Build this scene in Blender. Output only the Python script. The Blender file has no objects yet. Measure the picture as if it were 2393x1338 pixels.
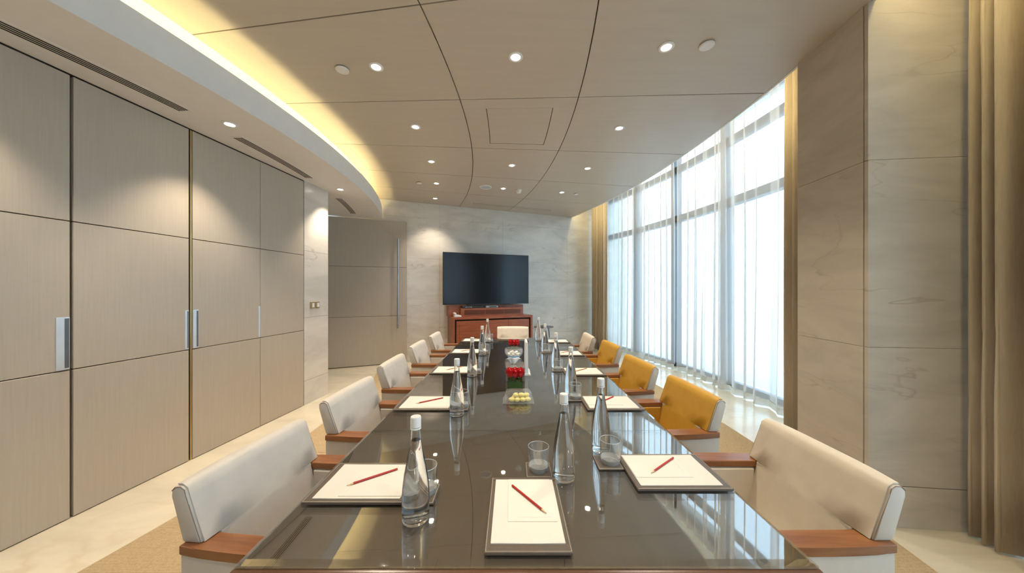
import bpy, bmesh, math, random
from mathutils import Vector, Matrix
random.seed(7)
R_ = math.radians
SC = bpy.context.scene
COL = SC.collection

# ------------------------------------------------------------------ camera
F_PX, W_PX, H_PX = 740.0, 2393.0, 1338.0
EYE = 1.454
cam_d = bpy.data.cameras.new('camera')
cam = bpy.data.objects.new('camera', cam_d)
COL.objects.link(cam)
cam.location = (0, 0, EYE)
cam.rotation_euler = (R_(90), 0, 0)
cam_d.sensor_width = 36.0
cam_d.lens = 36.0 * F_PX / W_PX
cam_d.shift_y = (677.0 - 669.0) / W_PX
cam_d.clip_start = 0.02
SC.camera = cam

# ------------------------------------------------------------------ world, exposure
w = bpy.data.worlds.new('overcast_sky')
SC.world = w
w.use_nodes = True
bg = w.node_tree.nodes['Background']
bg.inputs['Color'].default_value = (0.56, 0.80, 1.0, 1)
bg.inputs['Strength'].default_value = 2.0
SC.view_settings.view_transform = 'Standard'
SC.view_settings.look = 'None'
SC.view_settings.gamma = 1.0
SC.view_settings.use_curve_mapping = False
SC.view_settings.exposure = 1.28
cy = SC.cycles
cy.max_bounces = 12
cy.diffuse_bounces = 3
cy.glossy_bounces = 3
cy.transmission_bounces = 10
cy.transparent_max_bounces = 12
cy.use_adaptive_sampling = True
cy.adaptive_threshold = 0.075
cy.adaptive_min_samples = 16
cy.blur_glossy = 0.6
LAMP_W = 31.0          # watts of one ceiling downlight
WARM = (1.0, 0.86, 0.68)
COVE_COL = (1.0, 0.82, 0.40)
COVE_E = 9.0
POCKET_E = 14.0

# ------------------------------------------------------------------ helpers: objects
def tag(o, label=None, cat=None, group=None, kind=None):
    if label: o['label'] = label
    if cat: o['category'] = cat
    if group: o['group'] = group
    if kind: o['kind'] = kind
    return o

def empty(name, loc=(0, 0, 0), rz=0.0):
    o = bpy.data.objects.new(name, None)
    COL.objects.link(o)
    o.location = loc
    o.rotation_euler = (0, 0, rz)
    o.empty_display_size = 0.05
    return o

def obj(name, bm, mat, parent=None, smooth=False, loc=None, rz=0.0):
    me = bpy.data.meshes.new(name)
    bmesh.ops.recalc_face_normals(bm, faces=bm.faces)
    bm.to_mesh(me)
    bm.free()
    if smooth:
        for p in me.polygons:
            p.use_smooth = True
    if mat is not None:
        me.materials.append(mat)
    o = bpy.data.objects.new(name, me)
    COL.objects.link(o)
    if parent is not None:
        o.parent = parent
    if loc is not None:
        o.location = loc
    o.rotation_euler = (0, 0, rz)
    return o

def smooth_angle(o, deg=35):
    me = o.data
    for p in me.polygons:
        p.use_smooth = True
    bm = bmesh.new()
    bm.from_mesh(me)
    for e in bm.edges:
        if len(e.link_faces) == 2 and e.calc_face_angle(0) > R_(deg):
            e.smooth = False
    bm.to_mesh(me)
    bm.free()
    return o

def copy_tree(o, parent=None):
    c = o.copy()
    COL.objects.link(c)
    c.parent = parent
    for ch in list(KIDS.get(o.name, o.children)):
        copy_tree(ch, c)
    return c
KIDS = {}

# ------------------------------------------------------------------ helpers: shapes
def box(bm, x0, x1, y0, y1, z0, z1):
    vs = [bm.verts.new((x, y, z)) for z in (z0, z1) for y in (y0, y1) for x in (x0, x1)]
    for f in ((0, 2, 3, 1), (4, 5, 7, 6), (0, 1, 5, 4), (1, 3, 7, 5), (3, 2, 6, 7), (2, 0, 4, 6)):
        bm.faces.new([vs[i] for i in f])
    return vs

def bx(x0, x1, y0, y1, z0, z1, bev=0.0, seg=2):
    bm = bmesh.new()
    box(bm, x0, x1, y0, y1, z0, z1)
    if bev > 0:
        bmesh.ops.bevel(bm, geom=list(bm.edges), offset=bev, segments=seg, profile=0.5, affect='EDGES')
    return bm

def prism(pts, z0, z1, bev=0.0, seg=2):
    """plan polygon (x, y) extruded in z"""
    bm = bmesh.new()
    lo = [bm.verts.new((x, y, z0)) for x, y in pts]
    hi = [bm.verts.new((x, y, z1)) for x, y in pts]
    n = len(pts)
    bm.faces.new(lo[::-1])
    bm.faces.new(hi)
    for i in range(n):
        bm.faces.new((lo[i], lo[(i + 1) % n], hi[(i + 1) % n], hi[i]))
    if bev > 0:
        bmesh.ops.bevel(bm, geom=list(bm.edges), offset=bev, segments=seg, profile=0.5, affect='EDGES')
    return bm

def prism_y(pts, y0, y1, bev=0.0, seg=2):
    """side polygon (x, z) extruded along y"""
    bm = bmesh.new()
    lo = [bm.verts.new((x, y0, z)) for x, z in pts]
    hi = [bm.verts.new((x, y1, z)) for x, z in pts]
    n = len(pts)
    bm.faces.new(lo)
    bm.faces.new(hi[::-1])
    for i in range(n):
        bm.faces.new((lo[i], lo[(i + 1) % n], hi[(i + 1) % n], hi[i]))
    if bev > 0:
        bmesh.ops.bevel(bm, geom=list(bm.edges), offset=bev, segments=seg, profile=0.5, affect='EDGES')
    return bm

def lathe(prof, n=32, bm=None, c=(0, 0, 0)):
    """closed or open profile [(r, z)...] turned around z"""
    bm = bm or bmesh.new()
    rings = []
    for r, z in prof:
        if r < 1e-6:
            rings.append([bm.verts.new((c[0], c[1], c[2] + z))])
        else:
            rings.append([bm.verts.new((c[0] + r * math.cos(2 * math.pi * k / n),
                                        c[1] + r * math.sin(2 * math.pi * k / n), c[2] + z)) for k in range(n)])
    for a, b in zip(rings[:-1], rings[1:]):
        for k in range(n):
            k2 = (k + 1) % n
            if len(a) == 1 and len(b) == 1:
                continue
            if len(a) == 1:
                bm.faces.new((a[0], b[k2], b[k]))
            elif len(b) == 1:
                bm.faces.new((a[k], a[k2], b[0]))
            else:
                bm.faces.new((a[k], a[k2], b[k2], b[k]))
    return bm

def tube(bm, pts, r, n=6, closed=False):
    pts = [Vector(p) for p in pts]
    m = len(pts)
    rings = []
    for i, p in enumerate(pts):
        if closed:
            t = pts[(i + 1) % m] - pts[i - 1]
        else:
            t = pts[min(i + 1, m - 1)] - pts[max(i - 1, 0)]
        t.normalize()
        up = Vector((0, 0, 1)) if abs(t.z) < 0.9 else Vector((1, 0, 0))
        a = t.cross(up).normalized()
        b = a.cross(t).normalized()
        rr = r[i] if isinstance(r, (list, tuple)) else r
        rings.append([bm.verts.new(p + a * rr * math.cos(2 * math.pi * k / n) + b * rr * math.sin(2 * math.pi * k / n)) for k in range(n)])
    for i in range(m if closed else m - 1):
        A, B = rings[i], rings[(i + 1) % m]
        for k in range(n):
            bm.faces.new((A[k], A[(k + 1) % n], B[(k + 1) % n], B[k]))
    if not closed:
        bm.faces.new(rings[0][::-1])
        bm.faces.new(rings[-1])
    return bm

# the whole room is laid out round one centre: arcs and spokes
CX, CY = -10.0, 3.3
def P(R, deg):
    return (CX + R * math.cos(R_(deg)), CY + R * math.sin(R_(deg)))

def arc_slab(R0, R1, t0, t1, z0, z1, n=None, bm=None):
    bm = bm or bmesh.new()
    n = n or max(2, int(abs(t1 - t0) / 1.0) + 1)
    L = []
    for i in range(n + 1):
        t = t0 + (t1 - t0) * i / n
        a, b = P(R0, t), P(R1, t)
        L.append([bm.verts.new((a[0], a[1], z0)), bm.verts.new((b[0], b[1], z0)),
                  bm.verts.new((b[0], b[1], z1)), bm.verts.new((a[0], a[1], z1))])
    for A, B in zip(L[:-1], L[1:]):
        for k in range(4):
            bm.faces.new((A[k], A[(k + 1) % 4], B[(k + 1) % 4], B[k]))
    bm.faces.new(L[0][::-1])
    bm.faces.new(L[-1])
    return bm

# ------------------------------------------------------------------ materials
def new_mat(name):
    m = bpy.data.materials.new(name)
    m.use_nodes = True
    nt = m.node_tree
    b = nt.nodes['Principled BSDF']
    return m, nt, b

def N(nt, kind, **kw):
    n = nt.nodes.new(kind)
    for k, v in kw.items():
        setattr(n, k, v)
    return n

def coords(nt, scale=(1, 1, 1), rot=(0, 0, 0), out='Object'):
    tc = N(nt, 'ShaderNodeTexCoord')
    mp = N(nt, 'ShaderNodeMapping')
    mp.inputs['Scale'].default_value = scale
    mp.inputs['Rotation'].default_value = rot
    nt.links.new(tc.outputs[out], mp.inputs['Vector'])
    return mp.outputs['Vector']

def ramp(nt, fac, stops):
    r = N(nt, 'ShaderNodeValToRGB')
    el = r.color_ramp.elements
    el[0].position, el[0].color = stops[0][0], (*stops[0][1], 1)
    el[1].position, el[1].color = stops[-1][0], (*stops[-1][1], 1)
    for p, c in stops[1:-1]:
        e = el.new(p)
        e.color = (*c, 1)
    nt.links.new(fac, r.inputs['Fac'])
    return r.outputs['Color']

def noise(nt, vec, scale, detail=4, rough=0.55, dist=0.0):
    n = N(nt, 'ShaderNodeTexNoise')
    n.inputs['Scale'].default_value = scale
    n.inputs['Detail'].default_value = detail
    n.inputs['Roughness'].default_value = rough
    n.inputs['Distortion'].default_value = dist
    nt.links.new(vec, n.inputs['Vector'])
    return n.outputs['Fac']

def bump(nt, b, height, strength=0.1, dist=0.01):
    bp = N(nt, 'ShaderNodeBump')
    bp.inputs['Strength'].default_value = strength
    bp.inputs['Distance'].default_value = dist
    nt.links.new(height, bp.inputs['Height'])
    nt.links.new(bp.outputs['Normal'], b.inputs['Normal'])

def setp(b, col=None, rough=None, metal=None, spec=None, ior=None, coat=None, trans=None, sheen=None):
    if col is not None: b.inputs['Base Color'].default_value = (*col, 1)
    if rough is not None: b.inputs['Roughness'].default_value = rough
    if metal is not None: b.inputs['Metallic'].default_value = metal
    if spec is not None: b.inputs['Specular IOR Level'].default_value = spec
    if ior is not None: b.inputs['IOR'].default_value = ior
    if coat is not None:
        b.inputs['Coat Weight'].default_value = coat
        b.inputs['Coat Roughness'].default_value = 0.05
    if trans is not None: b.inputs['Transmission Weight'].default_value = trans
    if sheen is not None: b.inputs['Sheen Weight'].default_value = sheen

M = {}
def plain(key, col, rough=0.5, var=0.06, nscale=8.0, **kw):
    """one colour, gently uneven"""
    m, nt, b = new_mat(key)
    setp(b, rough=rough, **kw)
    f = noise(nt, coords(nt), nscale, 3)
    lo = tuple(max(0, c * (1 - var)) for c in col)
    hi = tuple(min(1, c * (1 + var)) for c in col)
    nt.links.new(ramp(nt, f, [(0.3, lo), (0.7, hi)]), b.inputs['Base Color'])
    M[key] = m
    return m

def grain(key, cols, scale, rough=0.4, bs=0.05, **kw):
    """wood: noise stretched along one axis"""
    m, nt, b = new_mat(key)
    setp(b, rough=rough, **kw)
    v = coords(nt, scale)
    f = noise(nt, v, 1.0, 5, 0.6, 0.4)
    nt.links.new(ramp(nt, f, [(0.28, cols[0]), (0.5, cols[1]), (0.75, cols[2])]), b.inputs['Base Color'])
    bump(nt, b, f, bs, 0.002)
    M[key] = m
    return m

def marble(key, base, vein, rough=0.22, scale=(0.9, 0.9, 2.6), rot=(0.0, 0.15, 0.0), vs=1.1, vw=0.012, vamt=0.75, spec=0.5):
    m, nt, b = new_mat(key)
    setp(b, rough=rough, spec=spec)
    v = coords(nt, scale, rot)
    cloud = noise(nt, v, 1.6, 6, 0.6, 0.6)
    c0 = ramp(nt, cloud, [(0.3, tuple(c * 0.84 for c in base)), (0.55, base), (0.75, tuple(min(1, c * 1.1) for c in base))])
    n1 = noise(nt, v, vs, 4, 0.48, 0.25)
    sub = N(nt, 'ShaderNodeMath', operation='SUBTRACT')
    nt.links.new(n1, sub.inputs[0]); sub.inputs[1].default_value = 0.5
    ab = N(nt, 'ShaderNodeMath', operation='ABSOLUTE')
    nt.links.new(sub.outputs[0], ab.inputs[0])
    line = ramp(nt, ab.outputs[0], [(0.0, (1, 1, 1)), (vw, (0, 0, 0))])
    patch = noise(nt, v, 0.9, 2, 0.5)
    pm = ramp(nt, patch, [(0.44, (0, 0, 0)), (0.62, (1, 1, 1))])
    mul = N(nt, 'ShaderNodeMath', operation='MULTIPLY')
    nt.links.new(line, mul.inputs[0]); nt.links.new(pm, mul.inputs[1])
    mul2 = N(nt, 'ShaderNodeMath', operation='MULTIPLY')
    nt.links.new(mul.outputs[0], mul2.inputs[0]); mul2.inputs[1].default_value = vamt
    mx = N(nt, 'ShaderNodeMix', data_type='RGBA')
    nt.links.new(mul2.outputs[0], mx.inputs['Factor'])
    nt.links.new(c0, mx.inputs['A'])
    mx.inputs['B'].default_value = (*vein, 1)
    nt.links.new(mx.outputs['Result'], b.inputs['Base Color'])
    M[key] = m
    return m

def glow(key, col, strength):
    m, nt, b = new_mat(key)
    setp(b, col=(0.8, 0.8, 0.8), rough=0.5)
    b.inputs['Emission Color'].default_value = (*col, 1)
    b.inputs['Emission Strength'].default_value = strength
    M[key] = m
    return m

def clear(key, tint=(1, 1, 1), ior=1.5, rough=0.0, body=0.0, body_col=(0.8, 0.8, 0.8)):
    """thin clear sheet: fresnel reflection over see-through, optional milky body"""
    m, nt, b = new_mat(key)
    out = nt.nodes['Material Output']
    nt.nodes.remove(b)
    tr = N(nt, 'ShaderNodeBsdfTransparent'); tr.inputs['Color'].default_value = (*tint, 1)
    gl = N(nt, 'ShaderNodeBsdfGlossy'); gl.inputs['Roughness'].default_value = rough
    f0 = ((ior - 1) / (ior + 1)) ** 2          # Schlick: the same from both sides of the sheet
    ge = N(nt, 'ShaderNodeNewGeometry')
    dt = N(nt, 'ShaderNodeVectorMath', operation='DOT_PRODUCT')
    nt.links.new(ge.outputs['Incoming'], dt.inputs[0]); nt.links.new(ge.outputs['Normal'], dt.inputs[1])
    ab = N(nt, 'ShaderNodeMath', operation='ABSOLUTE'); nt.links.new(dt.outputs['Value'], ab.inputs[0])
    om = N(nt, 'ShaderNodeMath', operation='SUBTRACT'); om.inputs[0].default_value = 1.0; nt.links.new(ab.outputs[0], om.inputs[1])
    pw = N(nt, 'ShaderNodeMath', operation='POWER'); nt.links.new(om.outputs[0], pw.inputs[0]); pw.inputs[1].default_value = 5.0
    fr = N(nt, 'ShaderNodeMath', operation='MULTIPLY_ADD')
    nt.links.new(pw.outputs[0], fr.inputs[0]); fr.inputs[1].default_value = 1 - f0; fr.inputs[2].default_value = f0
    mx = N(nt, 'ShaderNodeMixShader')
    nt.links.new(fr.outputs[0], mx.inputs[0])
    src = tr.outputs[0]
    if body > 0:
        df = N(nt, 'ShaderNodeBsdfDiffuse'); df.inputs['Color'].default_value = (*body_col, 1)
        m2 = N(nt, 'ShaderNodeMixShader'); m2.inputs[0].default_value = body
        nt.links.new(tr.outputs[0], m2.inputs[1]); nt.links.new(df.outputs[0], m2.inputs[2])
        src = m2.outputs[0]
    nt.links.new(src, mx.inputs[1]); nt.links.new(gl.outputs[0], mx.inputs[2])
    nt.links.new(mx.outputs[0], out.inputs['Surface'])
    M[key] = m
    return m

def sheer(key, col, see):
    m, nt, b = new_mat(key)
    out = nt.nodes['Material Output']
    nt.nodes.remove(b)
    tr = N(nt, 'ShaderNodeBsdfTransparent')
    tl = N(nt, 'ShaderNodeBsdfTranslucent')
    df = N(nt, 'ShaderNodeBsdfDiffuse')
    f = noise(nt, coords(nt, (60, 60, 400)), 1.0, 2)
    c = ramp(nt, f, [(0.3, tuple(x * 0.92 for x in col)), (0.7, col)])
    nt.links.new(c, tl.inputs['Color']); nt.links.new(c, df.inputs['Color'])
    m1 = N(nt, 'ShaderNodeMixShader'); m1.inputs[0].default_value = 0.45
    nt.links.new(tl.outputs[0], m1.inputs[1]); nt.links.new(df.outputs[0], m1.inputs[2])
    ge = N(nt, 'ShaderNodeNewGeometry')
    dt = N(nt, 'ShaderNodeVectorMath', operation='DOT_PRODUCT')
    nt.links.new(ge.outputs['Incoming'], dt.inputs[0]); nt.links.new(ge.outputs['Normal'], dt.inputs[1])
    ab = N(nt, 'ShaderNodeMath', operation='ABSOLUTE'); nt.links.new(dt.outputs['Value'], ab.inputs[0])
    mxv = N(nt, 'ShaderNodeMath', operation='MAXIMUM'); nt.links.new(ab.outputs[0], mxv.inputs[0]); mxv.inputs[1].default_value = 0.12
    iv = N(nt, 'ShaderNodeMath', operation='DIVIDE'); iv.inputs[0].default_value = 1.0; nt.links.new(mxv.outputs[0], iv.inputs[1])
    pw = N(nt, 'ShaderNodeMath', operation='POWER'); pw.inputs[0].default_value = see; nt.links.new(iv.outputs[0], pw.inputs[1])
    op = N(nt, 'ShaderNodeMath', operation='SUBTRACT'); op.inputs[0].default_value = 1.0; nt.links.new(pw.outputs[0], op.inputs[1])
    m2 = N(nt, 'ShaderNodeMixShader'); nt.links.new(op.outputs[0], m2.inputs[0])
    nt.links.new(tr.outputs[0], m2.inputs[1]); nt.links.new(m1.outputs[0], m2.inputs[2])
    nt.links.new(m2.outputs[0], out.inputs['Surface'])
    M[key] = m
    return m

marble('marble_wall', (0.69, 0.64, 0.57), (0.36, 0.28, 0.20), rough=0.22, vw=0.008, vamt=0.5)
marble('marble_pillar', (0.60, 0.53, 0.445), (0.28, 0.20, 0.13), rough=0.28, scale=(1.0, 1.0, 3.4), rot=(0.3, 0.30, 0), vs=0.9, vw=0.007, vamt=0.6)
marble('marble_floor', (0.70, 0.63, 0.49), (0.50, 0.38, 0.22), rough=0.16, scale=(0.8, 1.8, 1.0), rot=(0, 0, 0.3), vs=1.0, vw=0.02, vamt=0.35)
grain('oak_panel', [(0.455, 0.39, 0.305), (0.48, 0.41, 0.325), (0.505, 0.435, 0.345)], (90, 90, 3.0), rough=0.36)
grain('ceiling_veneer', [(0.54, 0.465, 0.38), (0.56, 0.485, 0.395), (0.58, 0.50, 0.41)], (2.0, 22, 3), rough=0.42, bs=0.02)
grain('dark_table', [(0.115, 0.072, 0.042), (0.145, 0.092, 0.054), (0.175, 0.112, 0.066)], (26, 2.0, 26), rough=0.35)
grain('table_edge', [(0.085, 0.038, 0.018), (0.12, 0.055, 0.026), (0.16, 0.075, 0.036)], (2.5, 30, 30), rough=0.25)
grain('chair_wood', [(0.17, 0.06, 0.022), (0.25, 0.095, 0.033), (0.33, 0.14, 0.05)], (3.0, 34, 34), rough=0.3)
grain('cherry', [(0.21, 0.055, 0.022), (0.29, 0.080, 0.030), (0.36, 0.115, 0.045)], (3.0, 30, 26), rough=0.32)
plain('white_paint', (0.78, 0.76, 0.73), 0.6, 0.02)
plain('cove_white', (0.85, 0.83, 0.78), 0.6, 0.02)
plain('dark_gap', (0.012, 0.010, 0.009), 0.8)
plain('brown_gap', (0.10, 0.06, 0.03), 0.6)
plain('black_slot', (0.01, 0.01, 0.012), 0.7)
plain('brass', (0.50, 0.36, 0.16), 0.35, metal=0.8)
plain('steel', (0.42, 0.44, 0.47), 0.28, metal=1.0)
plain('pale_metal', (0.70, 0.74, 0.78), 0.35, metal=0.55)
plain('cream_leather', (0.70, 0.62, 0.50), 0.46, 0.04, 14)
plain('grey_leather', (0.60, 0.54, 0.465), 0.46, 0.04, 14)
plain('warmlit_leather', (0.60, 0.335, 0.045), 0.42, 0.05, 14)  # warm light on white leather, painted in as an even yellow
plain('seam_thread', (0.26, 0.20, 0.15), 0.7)
plain('brown_leather', (0.105, 0.080, 0.060), 0.45, 0.10, 60)
plain('stitch', (0.50, 0.42, 0.31), 0.7)
plain('paper', (0.70, 0.66, 0.585), 0.7, 0.01)
plain('note_paper', (0.72, 0.68, 0.605), 0.7, 0.01)
plain('note_print', (0.55, 0.52, 0.50), 0.7)
plain('pencil_red', (0.42, 0.028, 0.018), 0.35)
plain('pencil_tan', (0.50, 0.25, 0.09), 0.4)
plain('pencil_wood', (0.68, 0.48, 0.25), 0.6)
plain('graphite', (0.03, 0.03, 0.03), 0.4)
plain('bottle_cap', (0.78, 0.77, 0.74), 0.4)
plain('rose_red', (0.55, 0.006, 0.010), 0.5, 0.15, 60)
plain('leaf_green', (0.025, 0.075, 0.012), 0.45, 0.25, 40)
plain('candy_yellow', (0.86, 0.72, 0.22), 0.4, 0.1, 40)
plain('white_plastic', (0.80, 0.79, 0.77), 0.4, 0.02)
plain('mint_white', (0.85, 0.82, 0.74), 0.5)
plain('blue_band', (0.20, 0.36, 0.58), 0.5)
plain('black_plastic', (0.012, 0.013, 0.016), 0.35)
plain('dark_steel', (0.16, 0.165, 0.175), 0.4, metal=0.6)
plain('paving', (0.74, 0.75, 0.74), 0.8, 0.06, 0.7)
plain('facade_stone', (0.56, 0.61, 0.60), 0.8, 0.05, 0.5)
plain('facade_dark', (0.22, 0.27, 0.30), 0.3)
grain('drape_cloth', [(0.53, 0.44, 0.335), (0.58, 0.485, 0.37), (0.62, 0.525, 0.41)], (120, 120, 9), rough=0.85)
sheer('sheer_cloth', (0.80, 0.72, 0.66), 0.55)
sheer('sheer_hem', (0.70, 0.60, 0.48), 0.16)
clear('window_glass', (0.96, 0.985, 1.0), 1.45)
clear('table_glass', (0.93, 0.95, 0.94), 3.0, 0.012)
clear('acrylic', (0.97, 0.98, 0.98), 1.75, 0.02, 0.10, (0.85, 0.87, 0.88))
clear('rim_glass', (0.95, 0.97, 0.97), 1.9, 0.02, 0.30, (0.85, 0.88, 0.90))
clear('smoky_acrylic', (0.75, 0.74, 0.73), 1.6, 0.03, 0.62, (0.30, 0.285, 0.27))
clear('vase_glass', (0.96, 0.98, 0.97), 1.5)
glow('cove_led', COVE_COL, COVE_E)
glow('pocket_led', COVE_COL, POCKET_E)
glow('lamp_lens', (1.0, 0.90, 0.74), 6.0).cycles.emission_sampling = 'NONE'

m, nt, b = new_mat('bottle_glass'); setp(b, col=(0.995, 1.0, 1.0), rough=0.0, trans=1.0, ior=1.45); M['bottle_glass'] = m
m, nt, b = new_mat('water'); setp(b, col=(0.995, 1.0, 1.0), rough=0.0, trans=1.0, ior=1.33); M['water'] = m
clear('tumbler_glass', (0.985, 0.99, 0.99), 1.85)
m, nt, b = new_mat('tv_screen')
setp(b, col=(0.004, 0.006, 0.010), rough=0.20, spec=0.4); M['tv_screen'] = m
# woven carpet: fine ribs that follow the arcs
m, nt, b = new_mat('carpet_weave')
setp(b, rough=0.95, spec=0.1)
v = coords(nt, (1, 1, 1))
wv = N(nt, 'ShaderNodeTexWave', wave_type='BANDS', bands_direction='Y')
wv.inputs['Scale'].default_value = 34.0
wv.inputs['Distortion'].default_value = 2.2
wv.inputs['Detail'].default_value = 3
wv.inputs['Detail Scale'].default_value = 6
nt.links.new(v, wv.inputs['Vector'])
f2 = noise(nt, v, 90, 3)
ad = N(nt, 'ShaderNodeMath', operation='MULTIPLY_ADD')
nt.links.new(wv.outputs['Fac'], ad.inputs[0]); ad.inputs[1].default_value = 0.6
nt.links.new(f2, ad.inputs[2])
nt.links.new(ramp(nt, ad.outputs[0], [(0.35, (0.33, 0.235, 0.13)), (0.8, (0.44, 0.33, 0.195)), (1.1, (0.50, 0.385, 0.24))]), b.inputs['Base Color'])
bump(nt, b, ad.outputs[0], 0.35, 0.004)
M['carpet_weave'] = m

# ------------------------------------------------------------------ the room
Z_CEIL, Z_SOF, Z_LIP = 3.23, 2.83, 3.045
T_BACK = 21.3                       # spoke of the back wall
T_REAR = -31.0                      # spoke of the wall behind the camera
SPOKES = [-31.0, -26.0, -20.0, -14.0, -8.01, -2.05, 4.0, 10.03, 15.65, 21.3]
R_LIP, R_CEIL0, R_J1, R_J2, R_CEIL1 = 8.0, 7.85, 9.52, 10.62, 12.29

# floor (marble) and carpet sections
floor = tag(obj('floor', arc_slab(5.6, 13.75, T_REAR - 1, T_BACK + 2, -0.12, 0.0), M['marble_floor']), kind='structure')
carpet = tag(empty('carpet', (*P(10, -4), 0)), 'tan ribbed woven carpet under the long table, laid in curved sections', 'carpet')
cs = [-30.5, -26, -20.5, -15, -9.2, -3.3, 2.4, 8.2, 12.8, 17.3]
ox, oy = P(10, -4)
for t0, t1 in zip(cs[:-1], cs[1:]):
    for r0, r1 in ((7.95, 10.15), (10.15, 12.3)):
        bm = arc_slab(r0 + 0.002, r1 - 0.002, t0 + 0.012, t1 - 0.012, 0.0, 0.007)
        bmesh.ops.translate(bm, verts=bm.verts, vec=(-ox, -oy, 0))
        obj('carpet_section', bm, M['carpet_weave'], carpet)

# ceiling: dark backing with veneer panels that leave open joints
ceiling = tag(obj('ceiling', arc_slab(R_CEIL0, R_CEIL1, T_REAR - 1, T_BACK + 0.3, Z_CEIL + 0.022, Z_CEIL + 0.06), M['brown_gap']), kind='structure')
gap = 0.0045
def panel(r0, r1, t0, t1, hole=None):
    gd = math.degrees(gap / ((r0 + r1) / 2))
    r0, r1, t0, t1 = r0 + gap, r1 - gap, t0 + gd, t1 - gd
    bm = bmesh.new()
    if hole is None:
        arc_slab(r0, r1, t0, t1, Z_CEIL, Z_CEIL + 0.02, 6, bm)
    else:
        hr0, hr1, ht0, ht1 = hole
        arc_slab(r0, hr0, t0, t1, Z_CEIL, Z_CEIL + 0.02, 6, bm)
        arc_slab(hr1, r1, t0, t1, Z_CEIL, Z_CEIL + 0.02, 6, bm)
        arc_slab(hr0, hr1, t0, ht0, Z_CEIL, Z_CEIL + 0.02, 2, bm)
        arc_slab(hr0, hr1, ht1, t1, Z_CEIL, Z_CEIL + 0.02, 2, bm)
    return obj('ceiling_panel', bm, M['ceiling_veneer'], ceiling)
HATCH = (9.745, 10.405, -1.15, 3.2)
SLOT = (9.75, 11.5, 19.05, 19.45)
for i, (t0, t1) in enumerate(zip(SPOKES[:-1], SPOKES[1:])):
    for r0, r1 in ((R_CEIL0, R_J1), (R_J1, R_J2), (R_J2, R_CEIL1)):
        hole = HATCH if (abs(t0 + 2.05) < 0.1 and abs(r0 - R_J1) < 0.01) else None
        pn = panel(r0, r1, t0, t1, hole)
        if hole:
            obj('access_hatch', arc_slab(hole[0] + 0.007, hole[1] - 0.007, hole[2] + 0.04, hole[3] - 0.04, Z_CEIL + 0.003, Z_CEIL + 0.02, 4), M['ceiling_veneer'], pn)

# curtain pocket beyond the ceiling edge, with its hidden warm light strip
pocket = tag(obj('ceiling_pocket', arc_slab(R_CEIL1, 13.75, T_REAR - 1, T_BACK + 0.5, 4.20, 4.26), M['cove_white']), kind='structure')
obj('pocket_upstand', arc_slab(R_CEIL1, R_CEIL1 + 0.02, T_REAR - 1, T_BACK + 0.3, Z_CEIL, 4.20), M['cove_white'], pocket)
for t0, t1 in ((-30, -6.8), (-3.4, 20.6)):
    obj('light_strip', arc_slab(R_CEIL1 + 0.05, R_CEIL1 + 0.075, t0, t1, 3.36, 3.375), M['pocket_led'], pocket)

# left soffit with its curved fascia and the cove above it
soffit = tag(obj('ceiling_soffit', arc_slab(5.6, R_LIP, T_REAR - 1, T_BACK - 0.35, Z_SOF, Z_SOF + 0.03, 60), M['white_paint']), kind='structure')
obj('fascia', arc_slab(R_LIP - 0.03, R_LIP, T_REAR - 1, T_BACK - 0.35, Z_SOF + 0.03, Z_LIP, 60), M['white_paint'], soffit)
obj('cove_top', arc_slab(7.2, R_CEIL0 - 0.004, T_REAR - 1, T_BACK + 0.3, Z_CEIL + 0.004, Z_CEIL + 0.05, 60), M['cove_white'], soffit)
obj('cove_back', arc_slab(7.2, 7.22, T_REAR - 1, T_BACK - 0.35, Z_SOF + 0.03, Z_CEIL, 60), M['cove_white'], soffit)
obj('light_strip', arc_slab(7.74, 7.78, T_REAR - 0.5, T_BACK - 0.8, 2.875, 2.89, 60), M['cove_led'], soffit)

# left wall: sliding partition of oak panels in three rows
WL0 = Vector((-2.838, 1.755))
WLU = Vector((0.0985, 1.0)).normalized()
WLN = Vector((WLU.y, -WLU.x))                     # into the room
def WL(y, off=0.0):
    s = (y - WL0.y) / WLU.y
    p = WL0 + WLU * s + WLN * off
    return (p.x, p.y)
def wl_slab(y0, y1, o0, o1, z0, z1, bev=0.0):
    return prism([WL(y0, o0), WL(y1, o0), WL(y1, o1), WL(y0, o1)], z0, z1, bev, 1)
wall_left = tag(obj('wall_left', wl_slab(-3.2, 4.0, -0.16, -0.03, 0, Z_SOF), M['dark_gap']), kind='structure')
cols = [(-2.6, -1.7), (-1.69, -0.8), (-0.79, -0.1), (-0.085, 0.60), (0.615, 1.30), (1.302, 2.014), (2.030, 2.690), (2.720, 3.369), (3.373, 3.98)]
for ci, (y0, y1) in enumerate(cols):
    for z0, z1 in ((0.006, 0.943), (0.949, 1.888), (1.894, Z_SOF - 0.012)):
        pn = obj('oak_panel', wl_slab(y0, y1, -0.03, 0.0, z0, z1, 0.0015), M['oak_panel'], wall_left)
        if 0.9 < z0 < 1.0:
            hs = []
            if ci == 5: hs = [(y1 - 0.058, y1 - 0.002)]
            if ci == 6: hs = [(y1 - 0.030, y1 - 0.002)]
            if ci == 7: hs = [(y0 + 0.002, y0 + 0.045), (y1 - 0.022, y1 - 0.002)]
            for a, c in hs:
                bm = wl_slab(a, c, 0.0, 0.003, 0.953, 1.283)
                h = obj('pull_handle', bm, M['pale_metal'], pn)
                h['label'] = 'pale metal flush pull handle'
                if c - a > 0.025:
                    obj('finger_recess', wl_slab(a + (c - a) * 0.62, c - 0.003, 0.003, 0.0045, 0.962, 1.274), M['dark_steel'], h)
obj('brass_strip', wl_slab(2.704, 2.716, -0.03, -0.004, 0.0, Z_SOF - 0.012), M['brass'], wall_left)
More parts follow.
